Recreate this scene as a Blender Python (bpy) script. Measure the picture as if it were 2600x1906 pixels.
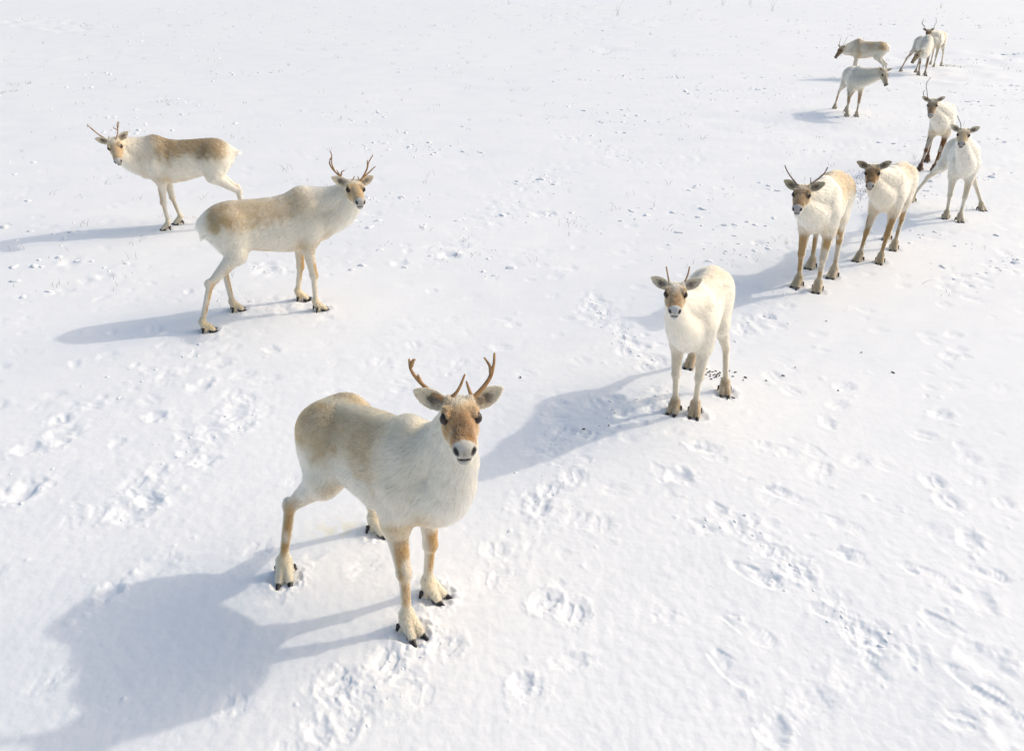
import bpy, math, random
import numpy as np
from mathutils import Vector, Matrix

# ------------------------------------------------------------------ camera, sky, sun, exposure
for o in list(bpy.data.objects):
    bpy.data.objects.remove(o, do_unlink=True)
SC = bpy.context.scene
COL = SC.collection
R = math.radians
CAM_H = 3.1
cd = bpy.data.cameras.new("camera")
cam = bpy.data.objects.new("camera", cd)
COL.objects.link(cam)
cam.location = (0, 0, CAM_H)
cam.rotation_euler = (R(90 - 26.784), 0, 0)
cd.sensor_fit = 'HORIZONTAL'
cd.sensor_width = 36.0
cd.lens = 36.0 * 2086 / 2600
cd.clip_start = 0.05
cd.clip_end = 9000
SC.camera = cam

SUN_EL, SUN_AZ = 35.5, 20.0            # azimuth of the sun measured from +x towards +y
world = bpy.data.worlds.new("World")
SC.world = world
world.use_nodes = True
wn, wl = world.node_tree.nodes, world.node_tree.links
wn.clear()
wo = wn.new('ShaderNodeOutputWorld')
wb = wn.new('ShaderNodeBackground')
ws = wn.new('ShaderNodeTexSky')
ws.sky_type = 'NISHITA'
ws.sun_disc = False
ws.sun_elevation = R(SUN_EL)
ws.sun_rotation = R(90 - SUN_AZ)
ws.altitude = 0
ws.air_density = 1.4
ws.dust_density = 4.0
ws.ozone_density = 1.2
wb.inputs['Strength'].default_value = 0.15
wl.new(ws.outputs['Color'], wb.inputs['Color'])
wl.new(wb.outputs['Background'], wo.inputs['Surface'])

sd = bpy.data.lights.new("sun", 'SUN')
sun = bpy.data.objects.new("sun", sd)
COL.objects.link(sun)
sd.energy = 2.0
sd.angle = R(1.3)
sd.color = (0.62, 0.555, 0.465)
sdir = Vector((math.cos(R(SUN_EL)) * math.cos(R(SUN_AZ)), math.cos(R(SUN_EL)) * math.sin(R(SUN_AZ)), math.sin(R(SUN_EL))))
sun.rotation_euler = sdir.to_track_quat('Z', 'Y').to_euler()
sun.location = (8, 3, 9)

SC.view_settings.view_transform = 'Standard'
SC.view_settings.look = 'None'
SC.view_settings.gamma = 1.0
SC.view_settings.use_curve_mapping = False
SC.view_settings.exposure = 0.12
SC.cycles.max_bounces = 14
SC.cycles.diffuse_bounces = 8
SC.cycles.transmission_bounces = 14
SC.cycles.glossy_bounces = 12
SC.cycles.max_bounces = 20

# ------------------------------------------------------------------ small helpers
def smooth(a, b, x):
    t = np.clip((x - a) / (b - a), 0, 1)
    return t * t * (3 - 2 * t)

def _hash(ix, iy, iz, seed):
    h = (ix.astype(np.uint32) * np.uint32(374761393) + iy.astype(np.uint32) * np.uint32(668265263)
         + iz.astype(np.uint32) * np.uint32(2147483647 - 1274126177) + np.uint32((seed * 974634777) & 0xffffffff))
    h = (h ^ (h >> np.uint32(13))) * np.uint32(1274126177)
    h = (h ^ (h >> np.uint32(16))) * np.uint32(2246822519)
    h = h ^ (h >> np.uint32(15))
    return h.astype(np.float32) / np.float32(4294967295.0)

def noise3(x, y, z, seed=0):
    """value noise in -1..1"""
    fx, fy, fz = np.floor(x), np.floor(y), np.floor(z)
    ix, iy, iz = fx.astype(np.int64), fy.astype(np.int64), fz.astype(np.int64)
    tx, ty, tz = x - fx, y - fy, z - fz
    tx, ty, tz = [t * t * t * (t * (t * 6 - 15) + 10) for t in (tx, ty, tz)]
    r = 0
    for dx in (0, 1):
        wx = tx if dx else 1 - tx
        for dy in (0, 1):
            wy = ty if dy else 1 - ty
            for dz in (0, 1):
                wz = tz if dz else 1 - tz
                r = r + wx * wy * wz * _hash(ix + dx, iy + dy, iz + dz, seed)
    return r * 2 - 1

def noise2(x, y, seed=0):
    fx, fy = np.floor(x), np.floor(y)
    ix, iy = fx.astype(np.int64), fy.astype(np.int64)
    ux, uy = (x - fx).astype(np.float32), (y - fy).astype(np.float32)
    tx, ty = [t * t * t * (t * (t * 6 - 15) + 10) for t in (ux, uy)]
    z = np.zeros_like(ix)
    r = 0
    for dx in (0, 1):
        wx = tx if dx else 1 - tx
        for dy in (0, 1):
            wy = ty if dy else 1 - ty
            a = _hash(ix + dx, iy + dy, z, seed) * np.float32(6.2831853)
            r = r + wx * wy * (np.cos(a) * (ux - dx) + np.sin(a) * (uy - dy))
    return r * 1.5

def fbm2(x, y, oct=3, seed=0):
    r, a, f = 0, 1.0, 1.0
    for i in range(oct):
        r = r + a * noise2(x * f + 13.7 * i, y * f - 7.1 * i, seed + i)
        a *= .5
        f *= 2.03
    return r

def tag(o, label=None, cat=None, group=None, kind=None):
    for k, v in (('label', label), ('category', cat), ('group', group), ('kind', kind)):
        if v:
            o[k] = v
    return o

def mesh_from(name, V, F, mat=None, smooth_shade=True, attrs=None):
    """V (n,3), F (m,k) arrays -> mesh data block"""
    me = bpy.data.meshes.new(name)
    V = np.asarray(V, np.float32)
    F = np.asarray(F, np.int32)
    k = F.shape[1]
    me.vertices.add(len(V))
    me.vertices.foreach_set('co', V.ravel())
    me.loops.add(F.size)
    me.loops.foreach_set('vertex_index', F.ravel())
    me.polygons.add(len(F))
    me.polygons.foreach_set('loop_start', np.arange(0, F.size, k, dtype=np.int32))
    me.polygons.foreach_set('use_smooth', np.full(len(F), smooth_shade, dtype=bool))
    if attrs:
        for an, arr in attrs.items():
            if arr.ndim == 2:
                at = me.attributes.new(an, 'FLOAT_COLOR', 'POINT')
                at.data.foreach_set('color', np.c_[arr, np.ones(len(arr))].astype(np.float32).ravel())
            else:
                at = me.attributes.new(an, 'FLOAT', 'POINT')
                at.data.foreach_set('value', arr.astype(np.float32))
    me.update(calc_edges=True)
    if mat:
        me.materials.append(mat)
    return me

def link(name, data, parent=None):
    o = bpy.data.objects.new(name, data)
    COL.objects.link(o)
    if parent:
        o.parent = parent
    return o

# ------------------------------------------------------------------ materials
def new_mat(name):
    m = bpy.data.materials.new(name)
    m.use_nodes = True
    n = m.node_tree.nodes
    return m, n, m.node_tree.links, n['Principled BSDF']

def snow_material():
    m, n, l, p = new_mat("snow")
    p.inputs['Roughness'].default_value = 0.62
    p.inputs['Specular IOR Level'].default_value = 0.25
    tc = n.new('ShaderNodeTexCoord')
    # colour: white snow with faint yellow stain carried by the mesh
    st = n.new('ShaderNodeAttribute'); st.attribute_name = 'stain'
    nz = n.new('ShaderNodeTexNoise'); nz.inputs['Scale'].default_value = 1.3; nz.inputs['Detail'].default_value = 6
    l.new(tc.outputs['Object'], nz.inputs['Vector'])
    cr = n.new('ShaderNodeValToRGB')
    cr.color_ramp.elements[0].color = (0.86, 0.875, 0.89, 1); cr.color_ramp.elements[0].position = .3
    cr.color_ramp.elements[1].color = (0.91, 0.915, 0.92, 1); cr.color_ramp.elements[1].position = .7
    l.new(nz.outputs['Fac'], cr.inputs['Fac'])
    mx = n.new('ShaderNodeMix'); mx.data_type = 'RGBA'
    l.new(st.outputs['Fac'], mx.inputs['Factor'])
    l.new(cr.outputs['Color'], mx.inputs['A'])
    mx.inputs['B'].default_value = (0.80, 0.74, 0.50, 1)
    l.new(mx.outputs['Result'], p.inputs['Base Color'])
    # grain
    g1 = n.new('ShaderNodeTexNoise'); g1.inputs['Scale'].default_value = 45; g1.inputs['Detail'].default_value = 5
    g1.inputs['Roughness'].default_value = .7
    g2 = n.new('ShaderNodeTexNoise'); g2.inputs['Scale'].default_value = 260; g2.inputs['Detail'].default_value = 2
    l.new(tc.outputs['Object'], g1.inputs['Vector']); l.new(tc.outputs['Object'], g2.inputs['Vector'])
    b1 = n.new('ShaderNodeBump'); b1.inputs['Strength'].default_value = .35; b1.inputs['Distance'].default_value = .006
    b2 = n.new('ShaderNodeBump'); b2.inputs['Strength'].default_value = .3; b2.inputs['Distance'].default_value = .002
    l.new(g1.outputs['Fac'], b1.inputs['Height']); l.new(g2.outputs['Fac'], b2.inputs['Height'])
    l.new(b1.outputs['Normal'], b2.inputs['Normal']); l.new(b2.outputs['Normal'], p.inputs['Normal'])
    return m

def coat_material(name, hair):
    m, n, l, p = new_mat(name)
    at = n.new('ShaderNodeAttribute'); at.attribute_name = 'Col'
    out = n['Material Output']
    if hair:
        hb_ = n.new('ShaderNodeBsdfHairPrincipled'); hb_.parametrization = 'COLOR'
        hb_.inputs['Roughness'].default_value = .55; hb_.inputs['Radial Roughness'].default_value = .8
        l.new(at.outputs['Color'], hb_.inputs['Color']); l.new(hb_.outputs[0], out.inputs['Surface'])
        n.remove(p)
        return m
    tc = n.new('ShaderNodeTexCoord')
    mp = n.new('ShaderNodeMapping'); mp.inputs['Scale'].default_value = (30, 120, 120)
    l.new(tc.outputs['Object'], mp.inputs['Vector'])
    nz = n.new('ShaderNodeTexNoise'); nz.inputs['Scale'].default_value = 1.0; nz.inputs['Detail'].default_value = 4
    l.new(mp.outputs['Vector'], nz.inputs['Vector'])
    mr = n.new('ShaderNodeMapRange'); mr.inputs['To Min'].default_value = .9; mr.inputs['To Max'].default_value = 1.06
    l.new(nz.outputs['Fac'], mr.inputs['Value'])
    mu = n.new('ShaderNodeMix'); mu.data_type = 'RGBA'; mu.blend_type = 'MULTIPLY'; mu.inputs['Factor'].default_value = 1
    l.new(at.outputs['Color'], mu.inputs['A']); l.new(mr.outputs['Result'], mu.inputs['B'])
    l.new(mu.outputs['Result'], p.inputs['Base Color'])
    p.inputs['Roughness'].default_value = .85
    p.inputs['Specular IOR Level'].default_value = .1
    b = n.new('ShaderNodeBump'); b.inputs['Strength'].default_value = .25; b.inputs['Distance'].default_value = .006
    l.new(nz.outputs['Fac'], b.inputs['Height']); l.new(b.outputs['Normal'], p.inputs['Normal'])
    return m

def plain_material(name, c1, c2, rough, scale=40., spec=.4, bump=.2):
    m, n, l, p = new_mat(name)
    tc = n.new('ShaderNodeTexCoord')
    nz = n.new('ShaderNodeTexNoise'); nz.inputs['Scale'].default_value = scale; nz.inputs['Detail'].default_value = 4
    l.new(tc.outputs['Object'], nz.inputs['Vector'])
    cr = n.new('ShaderNodeValToRGB')
    cr.color_ramp.elements[0].color = (*c1, 1); cr.color_ramp.elements[0].position = .35
    cr.color_ramp.elements[1].color = (*c2, 1); cr.color_ramp.elements[1].position = .68
    l.new(nz.outputs['Fac'], cr.inputs['Fac']); l.new(cr.outputs['Color'], p.inputs['Base Color'])
    p.inputs['Roughness'].default_value = rough
    p.inputs['Specular IOR Level'].default_value = spec
    b = n.new('ShaderNodeBump'); b.inputs['Strength'].default_value = bump; b.inputs['Distance'].default_value = .003
    l.new(nz.outputs['Fac'], b.inputs['Height']); l.new(b.outputs['Normal'], p.inputs['Normal'])
    return m

M_SNOW = snow_material()
M_COAT = coat_material("coat_skin", False)
M_FUR = coat_material("coat_hair", True)
M_ANTLER = plain_material("antler_bone", (.30, .155, .055), (.46, .27, .12), .5, 35)
M_ANTLER_DARK = plain_material("antler_bone_dark", (.13, .07, .05), (.26, .16, .11), .55, 35)
M_HOOF = plain_material("hoof_keratin", (.012, .011, .012), (.035, .03, .028), .38, 60)
M_EYE = plain_material("eye_wet", (.018, .010, .006), (.030, .017, .010), .03, 30, .5, 0)
M_DUNG = plain_material("dung", (.02, .013, .008), (.05, .032, .02), .8, 80)
M_TWIG = plain_material("dry_twig", (.14, .11, .085), (.30, .25, .20), .8, 30)

# ------------------------------------------------------------------ snow ground
GROUND_SEED = 5
def h_base(x, y):
    """smooth lie of the snow: what feet rest on"""
    return (.018 * noise2(x / 2.6 + 3.1, y / 2.6, 11) + .05 * noise2(x / 11., y / 11. + 5, 12) * smooth(10, 30, np.hypot(x, y))
            + .35 * noise2(x / 60., y / 60., 13) * smooth(40, 120, np.hypot(x, y)))
def hb(x, y):
    return float(h_base(np.array([x], float), np.array([y], float))[0])

# tracks seen in the photo: boot prints, hoof prints, broken holes, trodden bands (world metres)
BOOT = [(1.88,4.98),(2.1,5.0),(1.75,4.44),(1.68,4.49),(1.32,4.22),(2.02,4.1),(2.36,4.29),(1.37,3.64),(1.46,3.58),(1.88,3.88),(1.97,3.8),(2.33,3.64),(2.69,3.66),(2.77,3.6),(1.71,3.33),(1.82,3.18),(1.07,2.97),(1.72,3.04),(1.23,3.22),(2.26,3.22),(2.26,2.71),(2.23,2.85),(3.56,7.54),(4.76,7.86),(1.37,4.91)]
HOOF = [(0.18,3.42),(0.33,3.35),(-0.62,3.0),(-0.33,3.1),(0.07,2.81),(-0.84,2.87),(-0.1,3.86),(0.25,4.46),(0.17,4.29),(0.38,5.22),(0.57,5.16),(0.88,5.49),(1.04,5.64),(1.1,5.53),(2.35,7.38),(2.5,7.43),(2.21,7.16),(4.37,7.73),(3.86,7.0),(4.11,7.0),(3.86,6.55),(2.72,5.95),(3.29,5.49),(2.55,5.64),(2.8,4.36),(2.81,4.57)]
HOLE = [(-3.31,5.22),(-3.46,5.0),(-2.71,5.46),(-2.29,4.94),(-2.13,4.82),(-3.2,4.49),(-3.24,4.41),(-4.5,8.61),(-2.55,5.95),(-2.14,6.65),(-2.73,8.83),(-2.79,8.68),(-2.13,5.53),(-2.33,4.36),(-2.36,4.22),(-2.45,4.22),(-2.53,6.37),(-2.02,5.29),(-2.22,3.51),(-5.1,9.07),(-4.74,8.12),(-2.03,3.72),(1.79,14.73),(0.39,11.07),(-0.64,9.57),(-1.29,8.99),(1.11,4.62),(1.69,2.93),(2.74,3.95),(2.53,3.44),(2.36,3.0),(1.19,2.59),(2.26,2.58),(0.05,2.87),(-0.76,2.63),(-0.87,2.58),(-0.73,9.23),(-1.92,11.07),(0.52,11.07),(0.63,8.83),(0.79,9.57)]
BAND = [((-3.3,4.36),(-3.26,5.71),0.23),((-3.33,5.71),(-2.58,7.05),0.26),((-2.53,4.22),(-2.0,5.56),0.19),((-3.09,8.12),(-1.8,7.38),0.17),((-0.82,2.51),(-0.34,3.17),0.14),((-0.12,3.7),(0.38,4.73),0.19),((0.23,4.91),(1.29,5.87),0.18),((1.94,6.74),(2.83,8.12),0.19),((0.77,7.98),(1.15,6.37),0.1),((-0.79,9.31),(0.88,14.18),0.27),((3.05,18.16),(3.74,18.73),0.24),((1.1,16.63),(2.46,13.84),0.25),((4.68,23.86),(7.52,21.75),0.29),((-9.09,22.15),(-6.98,19.97),0.27),((1.25,4.26),(1.61,3.58),0.11),((1.65,3.4),(1.92,3.1),0.09),((5.52,12.89),(5.03,11.79),0.09),((-2.95,8.99),(-2.56,8.68),0.09),((6.44,15.32),(13.65,22.97),0.6),((5.15,16.63),(5.75,14.54),0.3),((4.65,8.12),(6.05,9.31),0.14),((2.9,9.2),(4.6,10.5),.3),((5.2,10.6),(7.2,14.2),.4)]
YELLOW = (-1.05, 4.05)

def build_snow(feet):
    rng = np.random.default_rng(7)
    ang = np.radians(np.concatenate([np.linspace(54, 20, 800), np.linspace(20, 1.4, 420)[1:]]))
    r = CAM_H / np.tan(ang)
    r = np.concatenate([[.02, .5, 1.0, 1.5, 1.9], r[r > 2.0], np.geomspace(r[-1] * 1.1, 6000, 40)])
    ph = np.concatenate([np.radians(np.linspace(-43, 43, 1380)), np.radians(np.linspace(43, 317, 130))[1:-1]])
    nr, nph = len(r), len(ph)
    X = r[:, None] * np.sin(ph)[None]
    Y = r[:, None] * np.cos(ph)[None]
    Z = h_base(X, Y).astype(np.float32)
    rr = r[:, None] * np.ones_like(X)
    near = 1 - smooth(14, 34, rr)
    # wind crust and soft ripples
    wa = R(25)
    U = X * math.cos(wa) + Y * math.sin(wa)
    Vv = -X * math.sin(wa) + Y * math.cos(wa)
    Z += (.0035 * fbm2(U / .55, Vv / .20, 3, 21) * near).astype(np.float32)
    Z += (.0016 * fbm2(X / .06, Y / .06, 2, 24) * (1 - smooth(4, 10, rr))).astype(np.float32)
    # trodden bands: broken crust
    dist = np.zeros_like(Z)
    for (a, b, w) in BAND:
        a, b = np.array(a), np.array(b)
        ba = b - a
        t = np.clip(((X - a[0]) * ba[0] + (Y - a[1]) * ba[1]) / (ba @ ba), 0, 1)
        d = np.hypot(X - a[0] - t * ba[0], Y - a[1] - t * ba[1]) / w
        dist = np.maximum(dist, 1 - smooth(.1, 2.1, d))
    wide = smooth(.18, .5, fbm2(X / 1.7 + 9, Y / 1.7, 3, 31)) * .55            # scattered scuffed patches
    wide = wide + smooth(2, 10, X + .15 * Y) * .6 * smooth(8, 14, rr)
    dist = np.clip(np.maximum(dist, wide) * (.35 + .65 * smooth(-.2, .35, fbm2(X / .35, Y / .35, 2, 33))), 0, 1)
    n1 = fbm2(X / .12, Y / .12, 2, 41)
    n2 = fbm2(X / .035, Y / .035, 2, 43)
    lump = smooth(0, 1., n1) * .004 - smooth(.1, 1., -n1) * .007 + n2 * .0007
    Z += (lump * dist * (.40 + rr / 8.5) * (1 - smooth(20, 36, rr))).astype(np.float32)
    # far drift relief
    Z += (.05 * fbm2(X / 1.1, Y / .8, 2, 51) * smooth(.15, .5, noise2(X / 9, Y / 9, 52)) * smooth(14, 25, rr) * (1 - smooth(60, 100, rr))).astype(np.float32)
    stain = np.zeros_like(Z)
    stain += .5 * smooth(.25, .65, .5 + fbm2(X / .08, Y / .08, 3, 61)) * np.exp(-(((X - YELLOW[0]) / .16) ** 2 + ((Y - YELLOW[1]) / .09) ** 2))

    def window(x, y, rad):
        r0 = math.hypot(x, y)
        p0 = math.atan2(x, y)
        i0, i1 = np.searchsorted(r, [r0 - rad, r0 + rad])
        dp = math.asin(min(.99, rad / max(r0, rad * 1.02)))
        j0, j1 = np.searchsorted(ph[:1380], [p0 - dp, p0 + dp])
        return slice(i0, i1), slice(j0, j1)

    def stamp(x, y, rad, fn):
        s = window(x, y, rad)
        if s[0].stop <= s[0].start or s[1].stop <= s[1].start:
            return
        Z[s] += fn(X[s] - x, Y[s] - y, X[s], Y[s]).astype(np.float32)

    def hole(x, y, size, depth, rim=.35, asp=1.0, ang=0.0):
        ca, sa = math.cos(ang), math.sin(ang)
        def fn(dx, dy, ax, ay):
            u, v = (dx * ca + dy * sa) / asp, -dx * sa + dy * ca
            nn = fbm2(ax / (size * 1.1), ay / (size * 1.1), 3, 71)
            d = np.hypot(u, v) / size * (1 + .42 * nn)
            return -depth * (1 - smooth(.3, 1.12, d)) + rim * depth * np.exp(-((d - 1.35) / .32) ** 2) * np.maximum(0, .4 + .9 * nn)
        stamp(x, y, size * asp * 2.4, fn)

    def hoofprint(x, y, ang, depth=.03, sc=1.0):
        ca, sa = math.cos(ang), math.sin(ang)
        def fn(dx, dy, ax, ay):
            u, v = (dx * ca + dy * sa) / sc, (-dx * sa + dy * ca) / sc
            nn = fbm2(ax / .03, ay / .03, 2, 73)
            d = np.minimum(np.hypot(u / .062, (v - .026) / .027), np.hypot(u / .062, (v + .026) / .027)) * (1 + .3 * nn)
            e = np.hypot(u / .085, v / .07)
            return -depth * (1 - smooth(.7, 1.12, d)) - .3 * depth * (1 - smooth(.8, 1.3, e)) + .35 * depth * np.exp(-((e - 1.35) / .25) ** 2) * np.maximum(0, .6 + nn)
        stamp(x, y, .2 * sc, fn)

    def bootprint(x, y, ang, depth=.022):
        ca, sa = math.cos(ang), math.sin(ang)
        def fn(dx, dy, ax, ay):
            u, v = dx * ca + dy * sa, -dx * sa + dy * ca
            wdt = .052 + .012 * np.cos((u - .06) * 14)
            q = np.maximum(np.abs(v) / wdt, np.abs(u) / .155)
            d = (np.abs(v / wdt) ** 3.2 + np.abs(u / .155) ** 3.2) ** (1 / 3.2)
            nn = fbm2(ax / .06, ay / .06, 2, 75)
            ins = 1 - smooth(.88, 1.06, d + .06 * nn)
            tread = .0011 * np.sign(np.sin(u * 2 * np.pi / .026 + 2.2 * np.abs(v) / .05)) * (np.abs(u) > .02)
            fade = smooth(-.35, .3, fbm2(ax / .16 + 4, ay / .16, 2, 81))
            return fade * ins * (-depth * (.75 + .25 * np.sign(-u) + .35 * nn) + tread) + fade * .25 * depth * np.exp(-((d - 1.2) / .14) ** 2) * np.maximum(0, .4 + nn)
        stamp(x, y, .26, fn)

    def lump_at(x, y, size, hgt):
        def fn(dx, dy, ax, ay):
            nn = fbm2(ax / (size * .8), ay / (size * .8), 2, 77)
            d = np.hypot(dx, dy) / size * (1 + .5 * nn)
            return hgt * (1 - smooth(.1, 1.15, d))
        stamp(x, y, size * 1.8, fn)

    for i, (x, y) in enumerate(BOOT):
        bootprint(x, y, R(-42) + rng.uniform(-.3, .3), rng.uniform(.005, .010))
        for k in range(1):
            lump_at(x + rng.normal(0, .12), y + rng.normal(0, .1), rng.uniform(.012, .03), rng.uniform(.003, .009))
    for (x, y) in HOOF:
        hoofprint(x, y, rng.uniform(-2.6, -1.4), rng.uniform(.005, .012), 1.05)
    for (x, y) in HOLE:
        far = math.hypot(x, y)
        hole(x, y, rng.uniform(.05, .085) * (1 + .04 * far), rng.uniform(.008, .022), .4, rng.uniform(1, 1.6), rng.uniform(0, 3))
        for k in range(4):
            lump_at(x + rng.normal(0, .13), y + rng.normal(0, .13), rng.uniform(.010, .03), rng.uniform(.002, .007))
    for (a, b, w) in BAND:
        a, b = np.array(a), np.array(b)
        n = int(np.linalg.norm(b - a) / w * 2.3)
        for k in range(n):
            p = a + (b - a) * rng.uniform(0, 1) + rng.normal(0, w * .95, 2)
            if rng.random() < .55:
                hoofprint(p[0], p[1], rng.uniform(0, 6.28), rng.uniform(.002, .0075) * min(1, max(.45, (p[1] - 1.2) / 3.2)), rng.uniform(.9, 1.2))
            else:
                hole(p[0], p[1], rng.uniform(.03, .07), rng.uniform(.002, .010) * min(1, max(.45, (p[1] - 1.2) / 3.2)), .4, rng.uniform(1, 1.8), rng.uniform(0, 3))
            for q in range(2):
                lump_at(p[0] + rng.normal(0, w * .5), p[1] + rng.normal(0, w * .5), rng.uniform(.010, .035), rng.uniform(.0012, .006))
    # scattered old tracks over the whole field
    for k in range(1500):
        rad = 3.0 + 22 * rng.random() ** .8
        p0 = rng.uniform(-.74, .74)
        x, y = rad * math.sin(p0), rad * math.cos(p0)
        t = rng.random()
        if t < .45:
            hoofprint(x, y, rng.uniform(0, 6.28), rng.uniform(.002, .0065), rng.uniform(.8, 1.2))
        elif t < .7:
            hole(x, y, rng.uniform(.02, .06), rng.uniform(.002, .009), .5, rng.uniform(1, 2), rng.uniform(0, 3))
        else:
            lump_at(x, y, rng.uniform(.012, .045), rng.uniform(.002, .008))
    # every foot stands in its own pocket with pushed-up snow round it
    for (x, y, ang) in feet:
        def fn(dx, dy, ax, ay):
            nn = fbm2(ax / .04, ay / .04, 2, 79)
            d = np.hypot(dx, dy) / .085 * (1 + .25 * nn)
            return -.010 * (1 - smooth(.8, 1.2, d)) + .011 * np.exp(-((d - 1.4) / .35) ** 2) * np.maximum(0, .6 + .8 * nn)
        stamp(x, y, .22, fn)

    # settle the snow: soften crumbs at the scale of a grain clump
    B = Z.copy()
    for it in range(2):
        B[2:-2] = (B[:-4] + 4 * B[1:-3] + 6 * B[2:-2] + 4 * B[3:-1] + B[4:]) / 16
        B[:, 2:-2] = (B[:, :-4] + 4 * B[:, 1:-3] + 6 * B[:, 2:-2] + 4 * B[:, 3:-1] + B[:, 4:]) / 16
    Z = np.where((rr > 2.2) & (rr < 40), .8 * B + .2 * Z, Z)
    V = np.stack([X, Y, Z], -1).reshape(-1, 3)
    ii = np.arange(nr - 1)[:, None] * nph
    jj = np.arange(nph)[None]
    jn = (jj + 1) % nph
    F = np.stack([ii + jj, ii + nph + jj, ii + nph + jn, ii + jn], -1).reshape(-1, 4)
    F = F[:, ::-1]
    cap = len(V)
    V = np.vstack([V, [[0, 0, float(Z[0].mean())]]])
    me = mesh_from("snow_ground", V, F, M_SNOW, attrs={'stain': np.append(stain.ravel(), 0)})
    # make sure faces look up
    if me.polygons[len(me.polygons) // 2].normal.z < 0:
        me.flip_normals()
    o = link("snow_ground", me)
    tag(o, kind='structure')
    return o

# ------------------------------------------------------------------ signed-distance modelling of one animal
class Prim:
    __slots__ = ('f', 'lo', 'hi', 'k', 'tag', 'sub')
    def __init__(s, f, lo, hi, k, tag, sub=False):
        s.f, s.lo, s.hi, s.k, s.tag, s.sub = f, np.asarray(lo, float), np.asarray(hi, float), k, tag, sub

def cone(a, b, ra, rb, k, tg, flat=None):
    """tapered capsule; flat=(axis, q): q>1 makes it thinner along axis"""
    a, b = np.asarray(a, float), np.asarray(b, float)
    ba = b - a
    L2 = max(ba @ ba, 1e-9)
    if flat is not None:
        ax = np.asarray(flat[0], float)
        ax = ax / np.linalg.norm(ax)
        q2 = flat[1] ** 2 - 1
    def f(x, y, z):
        px, py, pz = x - a[0], y - a[1], z - a[2]
        t = np.clip((px * ba[0] + py * ba[1] + pz * ba[2]) / L2, 0, 1)
        ex, ey, ez = px - t * ba[0], py - t * ba[1], pz - t * ba[2]
        s = ex * ex + ey * ey + ez * ez
        if flat is not None:
            en = ex * ax[0] + ey * ax[1] + ez * ax[2]
            s = s + en * en * q2
        return np.sqrt(np.maximum(s, 1e-12)) - (ra + (rb - ra) * t)
    r = max(ra, rb)
    return Prim(f, np.minimum(a, b) - r, np.maximum(a, b) + r, k, tg)

def ell(c, rad, k, tg, M=None, sub=False):
    c, rad = np.asarray(c, float), np.asarray(rad, float)
    M = np.eye(3) if M is None else np.asarray(M, float)
    def f(x, y, z):
        px, py, pz = x - c[0], y - c[1], z - c[2]
        u = [M[0, i] * px + M[1, i] * py + M[2, i] * pz for i in range(3)]
        k0 = np.sqrt((u[0] / rad[0]) ** 2 + (u[1] / rad[1]) ** 2 + (u[2] / rad[2]) ** 2 + 1e-12)
        k1 = np.sqrt((u[0] / rad[0] ** 2) ** 2 + (u[1] / rad[1] ** 2) ** 2 + (u[2] / rad[2] ** 2) ** 2 + 1e-12)
        return k0 * (k0 - 1) / k1
    ext = np.sqrt((M ** 2) @ (rad ** 2))
    return Prim(f, c - ext, c + ext, k, tg, sub)

def leaf(o, M, L, W, th, k, tg):
    """cupped ear blade: along M[:,0], across M[:,1], hollow side towards M[:,2]"""
    o = np.asarray(o, float)
    def f(x, y, z):
        px, py, pz = x - o[0], y - o[1], z - o[2]
        u, v, n = [M[0, i] * px + M[1, i] * py + M[2, i] * pz for i in range(3)]
        t = np.clip(u / L, 0, 1)
        w = W * (np.sin(np.pi * np.clip(.16 + .84 * t, 0, 1) ** 1.05) ** .78 * .92 + .0) + .002
        cup = .62 * (v / W) ** 2 * W * (1 - .35 * t) - .25 * W * np.sin(np.pi * t) + .12 * W
        dv, dn, du = np.abs(v) - w, np.abs(n - cup) - th, np.maximum(u - L, -u)
        q = [np.maximum(a, 0) for a in (dv, dn, du)]
        return np.sqrt(q[0] ** 2 + q[1] ** 2 + q[2] ** 2) + np.minimum(np.maximum(np.maximum(dv, dn), du), 0) - .002
    e = np.array([o, o + M[:, 0] * L])
    return Prim(f, e.min(0) - W * 1.1, e.max(0) + W * 1.1, k, tg)

# trunk stations: x, half width, top, bottom (unit animal, hips at x=0)
TS = np.array([
    [-.215, .020, .900, .830], [-.19, .075, .945, .765], [-.14, .125, .990, .715], [-.06, .160, 1.030, .670], [.04, .172, 1.050, .640],
    [.16, .166, 1.045, .625], [.28, .174, 1.040, .600], [.42, .184, 1.040, .572], [.54, .182, 1.060, .560],
    [.64, .168, 1.112, .575], [.72, .150, 1.118, .610], [.80, .130, 1.060, .655], [.87, .100, .990, .700], [.93, .050, .90, .78]])
_tx = np.linspace(TS[0, 0], TS[-1, 0], 240)
_tv = [np.interp(_tx, TS[:, 0], TS[:, i]) for i in (1, 2, 3)]
_ker = np.exp(-(np.linspace(-2, 2, 21) ** 2)); _ker /= _ker.sum()
_tv = [np.convolve(np.pad(v, 10, mode='edge'), _ker, mode='valid') for v in _tv]
CROUP = [0.0]
def trunk_at(x, lx):
    w, t, b = [np.interp(x / lx, _tx, v) for v in _tv]
    return w, t - CROUP[0] * (1 - smooth(.02, .42, x / lx)), b

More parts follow.
